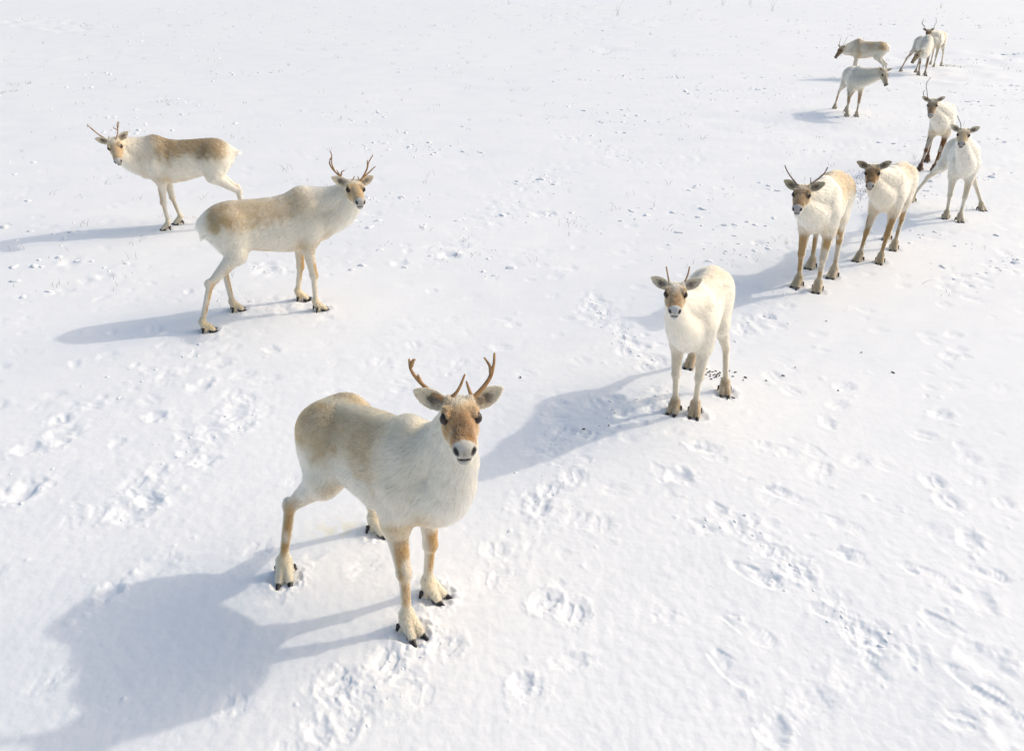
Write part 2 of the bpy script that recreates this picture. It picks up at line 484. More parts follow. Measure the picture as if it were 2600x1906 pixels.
def trunk(lx, girth, k, ribs=0.):
    x0, x1 = TS[0, 0] * lx, TS[-1, 0] * lx
    def f(x, y, z):
        xc = np.clip(x, x0, x1)
        w, t, b = trunk_at(xc, lx)
        w = w * girth
        if ribs:
            w = w + ribs * np.sin((xc + .12 * z) * 2 * np.pi / .062) * smooth(.16, .24, xc) * (1 - smooth(.46, .54, xc)) * smooth(.66, .76, z) * (1 - smooth(.90, .98, z))
        zc, h = (t + b) / 2, (t - b) / 2
        v = (z - zc) / h
        ww = w * (1 - .13 * np.clip(v, -1, 1) - .10 * np.clip(v, -1, 1) ** 2)
        u = np.abs(y) / ww
        rr = (u ** 2.2 + np.abs(v) ** 2.2) ** (1 / 2.2)
        d = (rr - 1) * np.minimum(ww, h)
        return np.where(x == xc, d, np.sqrt(np.maximum(d, 0) ** 2 + (x - xc) ** 2) + np.minimum(d, 0))
    return Prim(f, (x0, -.26, .45), (x1, .26, 1.18), k, 'trunk')

def smin(a, b, k):
    h = np.clip(.5 + .5 * (b - a) / k, 0, 1)
    return b * (1 - h) + a * h - k * h * (1 - h)

def polygonize(prims, vox):
    adds = [p for p in prims if not p.sub]
    lo = np.min([p.lo for p in adds], 0) - 4 * vox
    hi = np.max([p.hi for p in adds], 0) + 4 * vox
    n = np.ceil((hi - lo) / vox).astype(int) + 1
    D = np.full(n, .25, np.float32)
    for p in prims:
        m = p.k + 3 * vox
        i0 = np.maximum(np.floor((p.lo - m - lo) / vox).astype(int), 0)
        i1 = np.minimum(np.ceil((p.hi + m - lo) / vox).astype(int) + 1, n)
        s = tuple(slice(a, b) for a, b in zip(i0, i1))
        x = (lo[0] + vox * np.arange(i0[0], i1[0]))[:, None, None]
        y = (lo[1] + vox * np.arange(i0[1], i1[1]))[None, :, None]
        z = (lo[2] + vox * np.arange(i0[2], i1[2]))[None, None, :]
        d = p.f(x, y, z).astype(np.float32)
        D[s] = -smin(-D[s], d, p.k) if p.sub else smin(D[s], d, p.k)
    # surface nets
    S = D < 0
    c = np.zeros(np.array(n) - 1, np.int8)
    corners = [(i, j, k) for i in (0, 1) for j in (0, 1) for k in (0, 1)]
    for (i, j, k) in corners:
        c += S[i:n[0] - 1 + i, j:n[1] - 1 + j, k:n[2] - 1 + k]
    cells = np.argwhere((c > 0) & (c < 8))
    idx = np.full(c.shape, -1, np.int32)
    idx[tuple(cells.T)] = np.arange(len(cells))
    cd_ = np.stack([D[cells[:, 0] + i, cells[:, 1] + j, cells[:, 2] + k] for (i, j, k) in corners], 1)
    acc = np.zeros((len(cells), 3)); cnt = np.zeros(len(cells))
    ca = np.array(corners, float)
    for e0 in range(8):
        for ax in range(3):
            if corners[e0][ax] == 0:
                e1 = e0 | (4 >> ax)
                d0, d1 = cd_[:, e0], cd_[:, e1]
                msk = (d0 < 0) != (d1 < 0)
                t = d0 / np.where(msk, d0 - d1, 1)
                pt = ca[e0] + np.outer(t, ca[e1] - ca[e0])
                acc += pt * msk[:, None]; cnt += msk
    V = lo + vox * (cells + acc / cnt[:, None])
    F = []
    for ax in range(3):
        o1, o2 = [(1, 2), (2, 0), (0, 1)][ax]
        A = np.moveaxis(S, ax, 0)
        ch = np.argwhere(A[:-1] != A[1:])
        e = np.empty_like(ch)
        others = [q for q in range(3) if q != ax]
        e[:, ax] = ch[:, 0]; e[:, others[0]] = ch[:, 1]; e[:, others[1]] = ch[:, 2]
        ok = (e[:, o1] > 0) & (e[:, o2] > 0) & (e[:, o1] < n[o1] - 1) & (e[:, o2] < n[o2] - 1)
        e = e[ok]
        q = []
        for (a, b) in ((1, 1), (0, 1), (0, 0), (1, 0)):
            g_ = e.copy(); g_[:, o1] -= a; g_[:, o2] -= b
            q.append(idx[tuple(g_.T)])
        q = np.stack(q, 1)
        inside = S[tuple(e.T)]
        q[~inside] = q[~inside][:, ::-1]
        F.append(q)
    F = np.vstack(F)
    # light smoothing of the net
    for it in range(2):
        acc = np.zeros_like(V); cnt = np.zeros(len(V))
        for a, b in ((0, 1), (1, 2), (2, 3), (3, 0)):
            for s_, t_ in ((a, b), (b, a)):
                for ax in range(3):
                    acc[:, ax] += np.bincount(F[:, s_], V[F[:, t_], ax], len(V))
                cnt += np.bincount(F[:, s_], None, len(V))
        V = V * .55 + .45 * acc / np.maximum(cnt, 1)[:, None]
    return V, F

def vert_normals(V, F):
    d1, d2 = V[F[:, 2]] - V[F[:, 0]], V[F[:, 3]] - V[F[:, 1]]
    fn = np.cross(d1, d2)
    N = np.zeros_like(V)
    for c in range(4):
        for ax in range(3):
            N[:, ax] += np.bincount(F[:, c], fn[:, ax], len(V))
    return N / np.maximum(np.linalg.norm(N, axis=1), 1e-9)[:, None]

# ------------------------------------------------------------------ hoof and dewclaw meshes, shared by all feet
def hoof_mesh():
    P = []
    for s in (1, -1):
        P += [cone((-.012, s * .025, .022), (.044, s * .034, .009), .0245, .011, .006, 'h', ((0, 1, 0), 1.15))]
    V, F = polygonize(P, .0032)
    V[:, 2] = np.maximum(V[:, 2], .001)
    return mesh_from("hoof", V, F, M_HOOF)
def dewclaw_mesh():
    V, F = polygonize([cone((0, 0, 0), (-.018, 0, -.038), .013, .007, .004, 'd', ((0, 1, 0), 1.3))], .003)
    return mesh_from("dewclaw", V, F, M_HOOF)
def eye_mesh():
    import bmesh
    bm = bmesh.new()
    bmesh.ops.create_uvsphere(bm, u_segments=24, v_segments=16, radius=1)
    me = bpy.data.meshes.new("eye")
    bm.to_mesh(me); bm.free()
    for p in me.polygons:
        p.use_smooth = True
    me.materials.append(M_EYE)
    return me
HOOF_ME, DEW_ME, EYE_ME = hoof_mesh(), dewclaw_mesh(), eye_mesh()

def tube_mesh(name, paths, mat):
    """paths: list of (points, radius_start, radius_end) -> one mesh of tapered curved tubes"""
    VV, FF, off = [], [], 0
    for pts, r0, r1 in paths:
        P = np.array(pts, float)
        if len(P) > 2:   # Catmull-Rom refine
            Q = np.vstack([2 * P[0] - P[1], P, 2 * P[-1] - P[-2]])
            out = []
            for i in range(1, len(Q) - 2):
                for t in np.linspace(0, 1, 6, endpoint=False):
                    a, b, c, d = Q[i - 1], Q[i], Q[i + 1], Q[i + 2]
                    out.append(.5 * ((2 * b) + (c - a) * t + (2 * a - 5 * b + 4 * c - d) * t * t + (3 * b - a - 3 * c + d) * t ** 3))
            out.append(P[-1])
            P = np.array(out)
        n, k = len(P), 8
        T = np.gradient(P, axis=0)
        T /= np.maximum(np.linalg.norm(T, axis=1), 1e-9)[:, None]
        ref = np.array([.31, .2, .93])
        A = np.cross(T, ref); A /= np.maximum(np.linalg.norm(A, axis=1), 1e-6)[:, None]
        B = np.cross(T, A)
        t = np.linspace(0, 1, n)
        rad = r0 + (r1 - r0) * t ** 1.2
        th = np.linspace(0, 2 * np.pi, k, endpoint=False)
        ring = P[:, None] + rad[:, None, None] * (np.cos(th)[None, :, None] * A[:, None] + np.sin(th)[None, :, None] * B[:, None] * .85)
        VV.append(ring.reshape(-1, 3)); VV.append(P[-1:] + T[-1:] * rad[-1])
        for i in range(n - 1):
            for j in range(k):
                FF.append((off + i * k + j, off + i * k + (j + 1) % k, off + (i + 1) * k + (j + 1) % k, off + (i + 1) * k + j))
        tip = off + n * k
        for j in range(k):
            FF.append((off + (n - 1) * k + j, off + (n - 1) * k + (j + 1) % k, tip, tip))
        off += n * k + 1
    me = bpy.data.meshes.new(name)
    F = [f if f[2] != f[3] else f[:3] for f in FF]
    me.from_pydata(np.vstack(VV).tolist(), [], F)
    for p in me.polygons:
        p.use_smooth = True
    me.materials.append(mat)
    return me

def frame(yaw, pitch, roll):
    y, p, r = R(yaw), R(pitch), R(roll)
    f = np.array([math.cos(p) * math.cos(y), math.cos(p) * math.sin(y), -math.sin(p)])
    l = np.array([-math.sin(y), math.cos(y), 0.])
    u = np.cross(f, l)
    l2 = l * math.cos(r) + u * math.sin(r)
    return np.array([f, l2, np.cross(f, l2)]).T

WHITE = np.array([.86, .82, .745])
CREAM = np.array([.74, .66, .50])
FEET_WORLD = []

def caribou(sp):
    s, lx, hd = sp['s'], sp.get('lx', 1.), sp['head']
    girth = sp.get('girth', 1.)
    bx, by = sp['base']
    yaw = sp['yaw']
    rng = np.random.default_rng(sp['seed'])
    root = bpy.data.objects.new("caribou", None)
    COL.objects.link(root)
    root.empty_display_size = .2
    root.location = (bx, by, 0)
    root.rotation_euler = (0, 0, R(yaw))
    root.scale = (s, s, s)
    tag(root, sp['label'], 'caribou', 'caribou standing on the snow')
    cy, sy = math.cos(R(yaw)), math.sin(R(yaw))
    def to_local(w):
        dx, dy = w[0] - bx, w[1] - by
        return np.array([(dx * cy + dy * sy) / s, (-dx * sy + dy * cy) / s, w[2] / s])
    def to_world_xy(x, y):
        return bx + s * (x * cy - y * sy), by + s * (x * sy + y * cy)

    CROUP[0] = sp.get('croup', 0.)
    P = [trunk(lx, girth, .05, sp.get('ribs', 0.))]
    # muscles of shoulder and haunch, brisket, tail
    for sg in (1, -1):
        P.append(ell((.69 * lx, sg * .110 * girth, .81), (.125, .065, .22), .06, 'trunk'))
        P.append(ell((.03 * lx, sg * .100 * girth, .79 - CROUP[0]), (.165, .085, .19), .07, 'trunk'))
    P.append(ell((.83 * lx, 0, .76), (.10, .105 * girth, .13), .06, 'trunk'))
    tx, tz = sp.get('tail', (-.035, -.13))
    tz0 = .90 - CROUP[0]
    P.append(cone((-.175 * lx, 0, tz0), (-.175 * lx + tx, 0, tz0 + tz), .030, .014, .03, 'tail'))
    # ---- head
    hs = sp.get('hs', 1.)
    pol = to_local(hd['pos'])
    Mh = frame(hd['yaw'] - yaw, hd['pitch'], hd['roll'])
    H = lambda a, b, c: pol + Mh @ (np.array([a, b, c]) * hs)
    lat = Mh[:, 1]
    P_head = [
        ell(H(.030, 0, -.068), np.array([.095, .070, .070]) * hs, .02, 'head', Mh),
        cone(H(.085, 0, -.066), H(.245, 0, -.080), .061 * hs, .039 * hs, .03, 'head', (lat, .98)),
        cone(H(.24, 0, -.090), H(.305, 0, -.092), .041 * hs, .038 * hs, .025, 'head', (lat, .90)),
        ell(H(.322, 0, -.086), np.array([.028, .046, .032]) * hs, .015, 'head', Mh),
        cone(H(.06, 0, -.125), H(.27, 0, -.122), .046 * hs, .024 * hs, .035, 'head', (lat, .95)),
        ell(H(.305, 0, -.138), np.array([.028, .027, .018]) * hs, .015, 'head', Mh),
    ]
    for sg in (1, -1):
        P_head.append(ell(H(.10, sg * .036, -.108), np.array([.07, .032, .045]) * hs, .03, 'head', Mh))
        P_head.append(ell(H(.092, sg * .050, -.042), np.array([.032, .029, .033]) * hs, .014, 'head', Mh))
        P_head.append(cone(H(.078, sg * .060, -.022), H(.132, sg * .056, -.031), .0145 * hs, .011 * hs, .006, 'head'))
        P_head.append(cone(H(.03, sg * .042, -.02), H(.018, sg * .046, .0), .021 * hs, .014 * hs, .015, 'head'))
    # neck: two bent chains, the upper from withers to poll, the lower from brisket to throat
    sgc = lambda a, b, c, d, t: ((1 - t) ** 3) * a + 3 * (1 - t) ** 2 * t * b + 3 * (1 - t) * t * t * c + t ** 3 * d
    back = -Mh[:, 0]
    dn = -Mh[:, 2]
    up0, up3 = np.array([.70 * lx, 0, .96]), H(.0, 0, -.075)
    lo0, lo3 = np.array([.79 * lx, 0, .80]), H(.045, 0, -.130)
    nd = sp.get('neckdrop', .035)
    L = np.linalg.norm(up3 - up0)
    up1, up2 = up0 + np.array([.34 * L, 0, .05 - nd]), up3 + (back * .45 + dn * .45) * L * .5
    L = np.linalg.norm(lo3 - lo0)
    lo1, lo2 = lo0 + np.array([.38 * L, 0, .02 - nd]), lo3 + (back * .4 + dn * .5) * L * .5
    ts = np.linspace(0, 1, 7)
    U = [sgc(up0, up1, up2, up3, t) for t in ts]
    Lw = [sgc(lo0, lo1, lo2, lo3, t) for t in ts]
    nk = sp.get('neck', 1.)
    for i in range(6):
        r = lambda t: (.110 * (1 - t) + .066 * t * hs) * nk
        P.append(cone(U[i], U[i + 1], r(ts[i]), r(ts[i + 1]), .06 - .035 * ts[i], 'neck', (np.array([0, 1., 0]) * (1 - ts[i]) + lat * ts[i], 1.12)))
        r2 = lambda t: (.112 * (1 - t) + .058 * t * hs + .012 * math.sin(math.pi * min(1, t * 1.1))) * nk
        P.append(cone(Lw[i], Lw[i + 1], r2(ts[i]), r2(ts[i + 1]), .055 - .03 * ts[i], 'neck', (np.array([0, 1., 0]) * (1 - ts[i]) + lat * ts[i], 1.12)))
    P += P_head
    # ears: cupped, pointed leaves
    ears = []
    for sg in (1, -1):
        eu, ef = sp.get('ears', (.50, .12))
        eu += sg * sp.get('eartilt', 0)
        e = np.array([-.12, sg * 1.0, eu]); e /= np.linalg.norm(e)
        n = np.array([.85, sg * ef, .30]); n -= e * (n @ e); n /= np.linalg.norm(n)
        Me = Mh @ np.array([e, np.cross(n, e), n]).T
        base = np.array([-.014, sg * .056, -.044])
        P.append(cone(H(*(base - e * .01)), H(*(base + e * .035)), .024 * hs, .024 * hs, .018, 'ear'))
        P.append(leaf(H(*base), Me, .142 * hs, .039 * hs, .0062 * hs, .010, 'ear'))
        ears.append((H(*(base + e * .068)), Me))
    # ---- legs
    feet = sp['feet']
    legs = {}
    dh, df = sp.get('hock', {}), sp.get('toe', {})
    for nm in ('fl', 'fr', 'hl', 'hr'):
        fx, fy = feet[nm]
        sg = 1 if nm[1] == 'l' else -1
        wx, wy = to_world_xy(fx, fy)
        fz = (hb(wx, wy) - .020) / s
        toe = df.get(nm, sg * 6)
        tv = np.array([math.cos(R(toe)), math.sin(R(toe)), 0])
        tl = np.array([-tv[1], tv[0], 0])
        foot = np.array([fx, fy, fz])
        fet = foot - tv * .046 + np.array([0, 0, .110])
        FEET_WORLD.append((wx, wy, yaw + toe))
        if nm[0] == 'f':
            top = np.array([.72 * lx, sg * .115 * girth, .80])
            elb = np.array([.66 * lx + .25 * (fx - .72 * lx), sg * .125 * girth + .12 * (fy - sg * .125), .60])
            kn = elb + (fet - elb) * .52 + np.array([.018, 0, 0])
            P += [cone(top, elb, .080, .058, .05, nm), cone(elb, kn, .052, .032, .03, nm), ell(kn, (.036, .033, .042), .018, nm),
                  cone(kn, fet, .0250, .0205, .015, nm), ell(fet, (.027, .028, .032), .02, nm)]
            chain = [top, elb, kn, fet, foot]
        else:
            hip = np.array([.02 * lx, sg * .10 * girth, .85])
            sti = np.array([.115 * lx + .30 * (fx + .03), sg * .135 * girth + .18 * (fy - sg * .12), .62])
            # two-bone solve stifle-hock-fetlock, bend towards the tail
            l1, l2 = sp.get('tib', .345), .335
            v = fet - sti
            D = np.linalg.norm(v)
            ext = sp.get('ext', {}).get(nm, 1.075)
            f_ = D * np.clip((l1 + l2) / D, 1.012, ext) / (l1 + l2)
            l1 *= f_; l2 *= f_
            a = (l1 * l1 - l2 * l2 + D * D) / (2 * D)
            hgt = math.sqrt(max(l1 * l1 - a * a, 1e-6))
            vn = v / D
            bk = np.array([-1., sg * dh.get(nm, .0), .15]); bk -= vn * (bk @ vn); bk /= np.linalg.norm(bk)
            hk = sti + vn * a + bk * hgt
            P += [cone(hip, sti, .125, .085, .06, nm, ((0, 1, 0), 1.35)), cone(sti, hk, .070, .030, .04, nm, ((0, 1, 0), 1.1)),
                  ell(hk + np.array([-.008, 0, .006]), (.038, .028, .044), .02, nm),
                  cone(hk, fet, .0265, .021, .015, nm), ell(fet, (.028, .028, .032), .02, nm)]
            chain = [hip, sti, hk, fet, foot]
        for q in (1, -1):
            tip = foot + tv * .030 + tl * q * .025 + np.array([0, 0, .026])
            P.append(cone(fet + tl * q * .009 - np.array([0, 0, .006]), tip, .0245, .021, .008, nm))
            P.append(cone(fet - tv * .006 + tl * q * .018, foot - tv * .035 + tl * q * .03 + np.array([0, 0, .035]), .020, .017, .012, nm))
        legs[nm] = (chain, tv, tl, toe)
    # ---- eyes, nostrils, mouth carved
    eyes = []
    for sg in (1, -1):
        ec = H(.112, sg * .0625, -.050)
        eyes.append(ec)
        P.append(ell(H(.124, sg * .074, -.050), np.array([.0265, .020, .0235]) * hs, .006, 'head', Mh, sub=True))
        Mn = Mh @ np.array(Matrix.Rotation(R(sg * -20), 3, 'X'))
        P.append(ell(H(.344, sg * .036, -.086), np.array([.020, .0115, .019]) * hs, .005, 'head', Mn, sub=True))
    P.append(ell(H(.345, 0, -.124), np.array([.034, .022, .004]) * hs, .004, 'head', Mh, sub=True))

    vox = sp['vox'] / s
    V, F = polygonize(P, vox)
    N = vert_normals(V, F)

    # ---- which part is each vertex
    tags = ['trunk', 'tail', 'neck', 'head', 'ear', 'fl', 'fr', 'hl', 'hr']
    def part_dist(pts):
        out = {}
        for t in tags:
            d = np.full(len(pts), 9., np.float32)
            for p in P:
                if p.tag == t and not p.sub:
                    msk = np.all((pts > p.lo - .12) & (pts < p.hi + .12), 1)
                    if msk.any():
                        q = pts[msk]
                        d[msk] = np.minimum(d[msk], p.f(q[:, 0], q[:, 1], q[:, 2]))
            out[t] = d
        return out
    dist = part_dist(V)
    Wt = {t: np.exp(-np.maximum(dist[t] - np.min([dist[q] for q in tags], 0), 0) / .022) for t in tags}
    tot = sum(Wt.values())
    for t in tags:
        Wt[t] = Wt[t] / tot
    x, y, z = V.T
    n6 = noise3(x * 7 + 3, y * 7, z * 7, sp['seed'])
    n20 = noise3(x * 22, y * 22 + 5, z * 22, sp['seed'] + 1)
    n60 = noise3(x * 45, y * 120, z * 120, sp['seed'] + 2)
    mixc = lambda C, col, m: C * (1 - m[:, None]) + np.asarray(col)[None] * m[:, None]
    white = np.asarray(sp.get('white', WHITE)) * [.875, .855, .81]
    # trunk
    w_, t_, b_ = trunk_at(np.clip(x, TS[0, 0] * lx, TS[-1, 0] * lx), lx)
    v = (z - b_) / (t_ - b_)
    xu = x / lx
    C = np.tile(white, (len(V), 1))
    for (x0, x1, vl, amt, col) in sp.get('patches', []):
        m = smooth(x0 - .07, x0 + .07, xu + n6 * .05 + n20 * .02) * (1 - smooth(x1 - .16, x1 + .14, xu + n6 * .09))
        m = m * smooth(vl - .16, vl + .16, v + n6 * .12 + n20 * .07 + n60 * .05) * amt * (1 + .25 * n20 + .25 * n60)
        col = np.asarray(col) * [.88, .86, .83]
        C = mixc(C, col * .90 + .10 * col.mean(), np.clip(m * 1.25, 0, 1))
    st = noise3(x * 12 + z * 6, y * 34, z * 34, sp['seed'] + 7)
    C = mixc(C, np.asarray([.30, .25, .20]), np.clip(smooth(.25, .85, st) * smooth(.45, .9, v) * sp.get('streak', .22), 0, 1))
    sp_m = np.exp(-(y / .045) ** 2) * smooth(.8, .95, v) * sp.get('spine', .0)
    C = mixc(C, CREAM, np.clip(sp_m, 0, 1))
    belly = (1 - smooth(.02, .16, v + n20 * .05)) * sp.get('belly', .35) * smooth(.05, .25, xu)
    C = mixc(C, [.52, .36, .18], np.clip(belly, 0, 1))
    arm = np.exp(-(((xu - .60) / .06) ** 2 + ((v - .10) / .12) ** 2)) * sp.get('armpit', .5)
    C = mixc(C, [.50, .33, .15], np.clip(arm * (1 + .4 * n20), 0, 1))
    C = mixc(C, np.minimum(white * 1.05, .89), smooth(.13, .19, -xu + n20 * .02) * .8)
    Ctr = C
    # neck
    Cn = np.tile(np.minimum(white * 1.02, .89), (len(V), 1))
    Cn = mixc(Cn, sp.get('nape', [.66, .58, .46]), np.clip(smooth(.2, .9, N[:, 2]) * .35 * (1 + .5 * n20), 0, 1) * smooth(.85, 1.05, z))
    Cn = Ctr * (1 - smooth(.60, .90, xu + n6 * .05))[:, None] + Cn * smooth(.60, .90, xu + n6 * .05)[:, None]
    # legs
    def leg_color(nm):
        ch, tv, tl, toe = legs[nm]
        Cl = mixc(np.tile(white, (len(V), 1)), Ctr[0] * 0 + white, np.zeros(len(V)))
        fr = .5 + .5 * (N @ tv) * (1 if nm[0] == 'f' else .8)
        a0, a1 = (.60, .48) if nm[0] == 'f' else (.62, .42)
        hi = 1 - smooth(a1, a0 + .04, z + n20 * .03)
        lo = smooth(.10, .19, z + n20 * .02)
        m = hi * (.12 + .88 * smooth(.42, .92, fr + n6 * .10)) * (.35 + .65 * lo) * sp.get('legamt', .75) * (1 + .15 * n20) * (.35 + .65 * smooth(-.55, .15, noise3(x * 17 + 2, y * 17, z * 8, sp['seed'] + 12)))
        Cl = mixc(Cl, sp.get('leg', [.50, .32, .14]), np.clip(m, 0, 1))
        ft = (1 - lo) * sp.get('footamt', .5)
        Cl = mixc(Cl, sp.get('foot', [.66, .56, .38]), np.clip(ft * (1 + .3 * n20 + .3 * n60), 0, 1))
        return Cl
    # head
    q = ((V - pol) @ Mh) / hs
    a, b, c = q.T
    Ch = np.tile(white, (len(V), 1))
    fc, crown = np.asarray(sp['face']), np.asarray(sp.get('crown', CREAM))
    side = smooth(-.165, -.105, c - .10 * (a - .1) + n20 * .012)
    mface = side * smooth(.025, .085, a + n20 * .025 + .35 * np.abs(b)) * (1 - smooth(.302, .318, a + n60 * .007 + .25 * b * b / .04))
    mcr = side * (1 - smooth(.03, .085, a + n20 * .03 + .35 * np.abs(b)))
    Ch = mixc(Ch, crown, mcr * .85)
    Ch = mixc(Ch, fc, np.clip(mface * sp.get('faceamt', .9) * (1 + .12 * n20 + .12 * n60), 0, 1))
    dk = np.asarray(sp.get('facedark', fc * .45))
    strp = np.exp(-((b - .012 * n6) / .026) ** 2) * smooth(.10, .17, a) * (1 - smooth(.27, .30, a)) * smooth(-.10, -.04, c)
    Ch = mixc(Ch, dk, np.clip(strp * sp.get('stripe', .35) * (1 + .5 * n20), 0, 1))
    fore = np.exp(-(((a - .055) / sp.get('forelen', .045)) ** 2 + (b / .042) ** 2)) * sp.get('forelight', .75) * smooth(-.06, -.02, c) * (1 + .3 * n60)
    Ch = mixc(Ch, sp.get('forecol', CREAM), np.clip(fore, 0, 1))
    sidedk = np.exp(-(((a - .235) / .045) ** 2 + ((np.abs(b) - .030) / .014) ** 2)) * smooth(-.10, -.06, c)
    Ch = mixc(Ch, dk, np.clip(sidedk * sp.get('stripe', .35) * 1.3 * (1 + .4 * n20), 0, 1))
    for sg in (1, -1):
        de = np.sqrt((a - .114) ** 2 + (b - sg * .068) ** 2 + ((c + .05) * 1.1) ** 2)
        lid = np.sqrt((a - .085) ** 2 + (b - sg * .055) ** 2 + (c + .022) ** 2)
        Ch = mixc(Ch, np.minimum(fc * 1.6 + .1, .7), np.exp(-(lid / .018) ** 2) * .5)
        tear = np.exp(-(((a - .135) / .02) ** 2 + ((b - sg * .052) / .016) ** 2 + ((c + .065) / .02) ** 2))
        Ch = mixc(Ch, fc * .4, tear * .5)
        Ch = mixc(Ch, [.014, .010, .008], 1 - smooth(.021 * sp.get('eyes', 1), .028 * sp.get('eyes', 1), de))
    nose = smooth(.305, .319, a + n60 * .004 + .25 * b * b / .04)
    Ch = mixc(Ch, sp.get('nose', [.50, .48, .45]), nose * .9)
    mid = np.exp(-((b / .018) ** 2 + ((c + .094) / .022) ** 2)) * nose
    Ch = mixc(Ch, np.asarray(sp.get('nose', [.50, .48, .45])) * [.62, .55, .46], np.clip(mid * (.6 + .5 * n60), 0, 1))
    fz = smooth(.275, .302, a + n60 * .008) * (1 - smooth(.306, .322, a + n60 * .008)) * smooth(-.10, -.06, c)
    Ch = mixc(Ch, fc * .62, np.clip(fz * .55, 0, 1))
    for sg in (1, -1):
        dn_ = np.sqrt(((a - .345) / .024) ** 2 + ((b - sg * (.0355 + .25 * (c + .086))) / .0125) ** 2 + ((c + .086) / .021) ** 2)
        Ch = mixc(Ch, [.030, .027, .027], 1 - smooth(.75, 1.3, dn_))
    mouth = np.exp(-(((c + .124 + 7 * b * b) / .0048) ** 2)) * smooth(.29, .315, a) * (1 - smooth(.022, .032, np.abs(b)))
    Ch = mixc(Ch, [.03, .022, .02], np.clip(mouth * 1.2, 0, 1))
    # ears
    Ce = np.tile(np.asarray(sp.get('earback', [.50, .40, .26])), (len(V), 1))
    for (ec, Me) in ears:
        e = ((V - ec) @ Me) / hs
        inn = smooth(-.2, .4, N @ Me[:, 2]) * (np.linalg.norm(e, axis=1) < .10)
        rad = np.sqrt((e[:, 0] / .068) ** 2 + (e[:, 1] / .040) ** 2)
        Ce = mixc(Ce, sp.get('earrim', [.70, .61, .46]), inn)
        core = 1 - smooth(.35, 1.1, np.sqrt(((e[:, 0] + .022) / .056) ** 2 + (e[:, 1] / .028) ** 2) + n60 * .25)
        Ce = mixc(Ce, [.07, .045, .03], np.clip(core * inn * .9, 0, 1))
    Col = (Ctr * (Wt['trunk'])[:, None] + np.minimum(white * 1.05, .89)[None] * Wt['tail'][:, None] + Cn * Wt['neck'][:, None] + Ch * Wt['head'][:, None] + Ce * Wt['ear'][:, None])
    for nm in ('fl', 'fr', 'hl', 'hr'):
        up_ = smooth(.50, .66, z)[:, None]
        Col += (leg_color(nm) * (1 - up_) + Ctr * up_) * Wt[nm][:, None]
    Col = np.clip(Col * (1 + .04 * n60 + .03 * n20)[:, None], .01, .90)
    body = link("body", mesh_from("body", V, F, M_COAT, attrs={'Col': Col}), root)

    # ---- eyes, hooves, antlers as parts
    for ec in eyes:
        o = link("eye", EYE_ME, root)
        m = Matrix([[*(Mh[i, :] * 1.0)] for i in range(3)])
        o.matrix_local = Matrix.Translation(Vector(ec)) @ m.to_4x4() @ Matrix.Diagonal((.0235 * hs * sp.get('eyes', 1), .0225 * hs * sp.get('eyes', 1), .0250 * hs * sp.get('eyes', 1), 1))
    for nm in ('fl', 'fr', 'hl', 'hr'):
        ch, tv, tl, toe = legs[nm]
        o = link("hoof", HOOF_ME, root)
        o.location = Vector(ch[4] + tv * .029)
        o.rotation_euler = (0, 0, R(toe))
        if sp['vox'] < .0115:
            for q in (1, -1):
                d = link("dewclaw", DEW_ME, root)
                d.location = Vector(ch[4] - tv * .052 + tl * q * .048 + np.array([0, 0, .055]))
                d.rotation_euler = (0, R(-8), R(toe + q * -22))
    if 'antlers' in sp:
        for paths in sp['antlers']:
            pp = []
            for i, pl in enumerate(paths):
                pts = [H(p[0] + .052, p[1], p[2] + .016) for p in pl]
                if i == 0:
                    sg = 1 if pl[0][1] > 0 else -1
                    pts = [H(.022, sg * .044, -.012)] + pts
                    r0, r1 = sp.get('arad', .0125), .005
                else:
                    r0, r1 = sp.get('arad', .0125) * .75, .004
                pp.append((pts, r0 * hs, r1 * hs))
            link("antler", tube_mesh("antler", pp, sp.get('amat', M_ANTLER)), root)

    # ---- fur: combed strands growing out of the body
    nh = sp['hairs']
    A4 = .5 * np.linalg.norm(np.cross(V[F[:, 2]] - V[F[:, 0]], V[F[:, 3]] - V[F[:, 1]]), axis=1)
    pick = rng.choice(len(F), nh, p=A4 / A4.sum())
    u1, u2 = rng.random(nh), rng.random(nh)
    W4 = np.stack([(1 - u1) * (1 - u2), u1 * (1 - u2), u1 * u2, (1 - u1) * u2], 1)
    bl = lambda arr: (arr[F[pick]] * (W4[:, :, None] if arr.ndim == 2 else W4)).sum(1)
    P0, N0, C0 = bl(V), bl(N), bl(Col)
    N0 /= np.maximum(np.linalg.norm(N0, axis=1), 1e-6)[:, None]
    wt = {t: bl(Wt[t]) for t in tags}
    ndir = up3 - up0; ndir = -ndir / np.linalg.norm(ndir)
    G = np.zeros((nh, 3)); Ln = np.zeros(nh)
    for t, d, ln in (('trunk', (-1, 0, -.45), .034), ('tail', (-.5, 0, -1), .05), ('neck', ndir * .8 + np.array([0, 0, -.5]), .036),
                     ('head', -Mh[:, 0] - .2 * Mh[:, 2], .011), ('ear', (0, 0, 0), .006)):
        G += wt[t][:, None] * np.asarray(d)[None]; Ln += wt[t] * ln
    for t in ('fl', 'fr', 'hl', 'hr'):
        G += wt[t][:, None] * np.array([-.15 if t[0] == 'f' else -.35, 0, -1.])[None]
        Ln += wt[t] * (.010 + .018 * smooth(.45, .75, P0[:, 2]) + .003 * (1 - smooth(.08, .16, P0[:, 2])))
    for (ec, Me) in ears:
        de = P0 - ec
        nearE = np.linalg.norm(de, axis=1) < .12
        G += (wt['ear'] * nearE)[:, None] * Me[:, 0][None]
    Ln *= 1 + .7 * np.clip(-N0[:, 2] + .25, 0, 1) * wt['neck']                           # mane hangs under the neck
    qh = ((P0 - pol) @ Mh) / hs
    onh = (wt['head'] > .4)
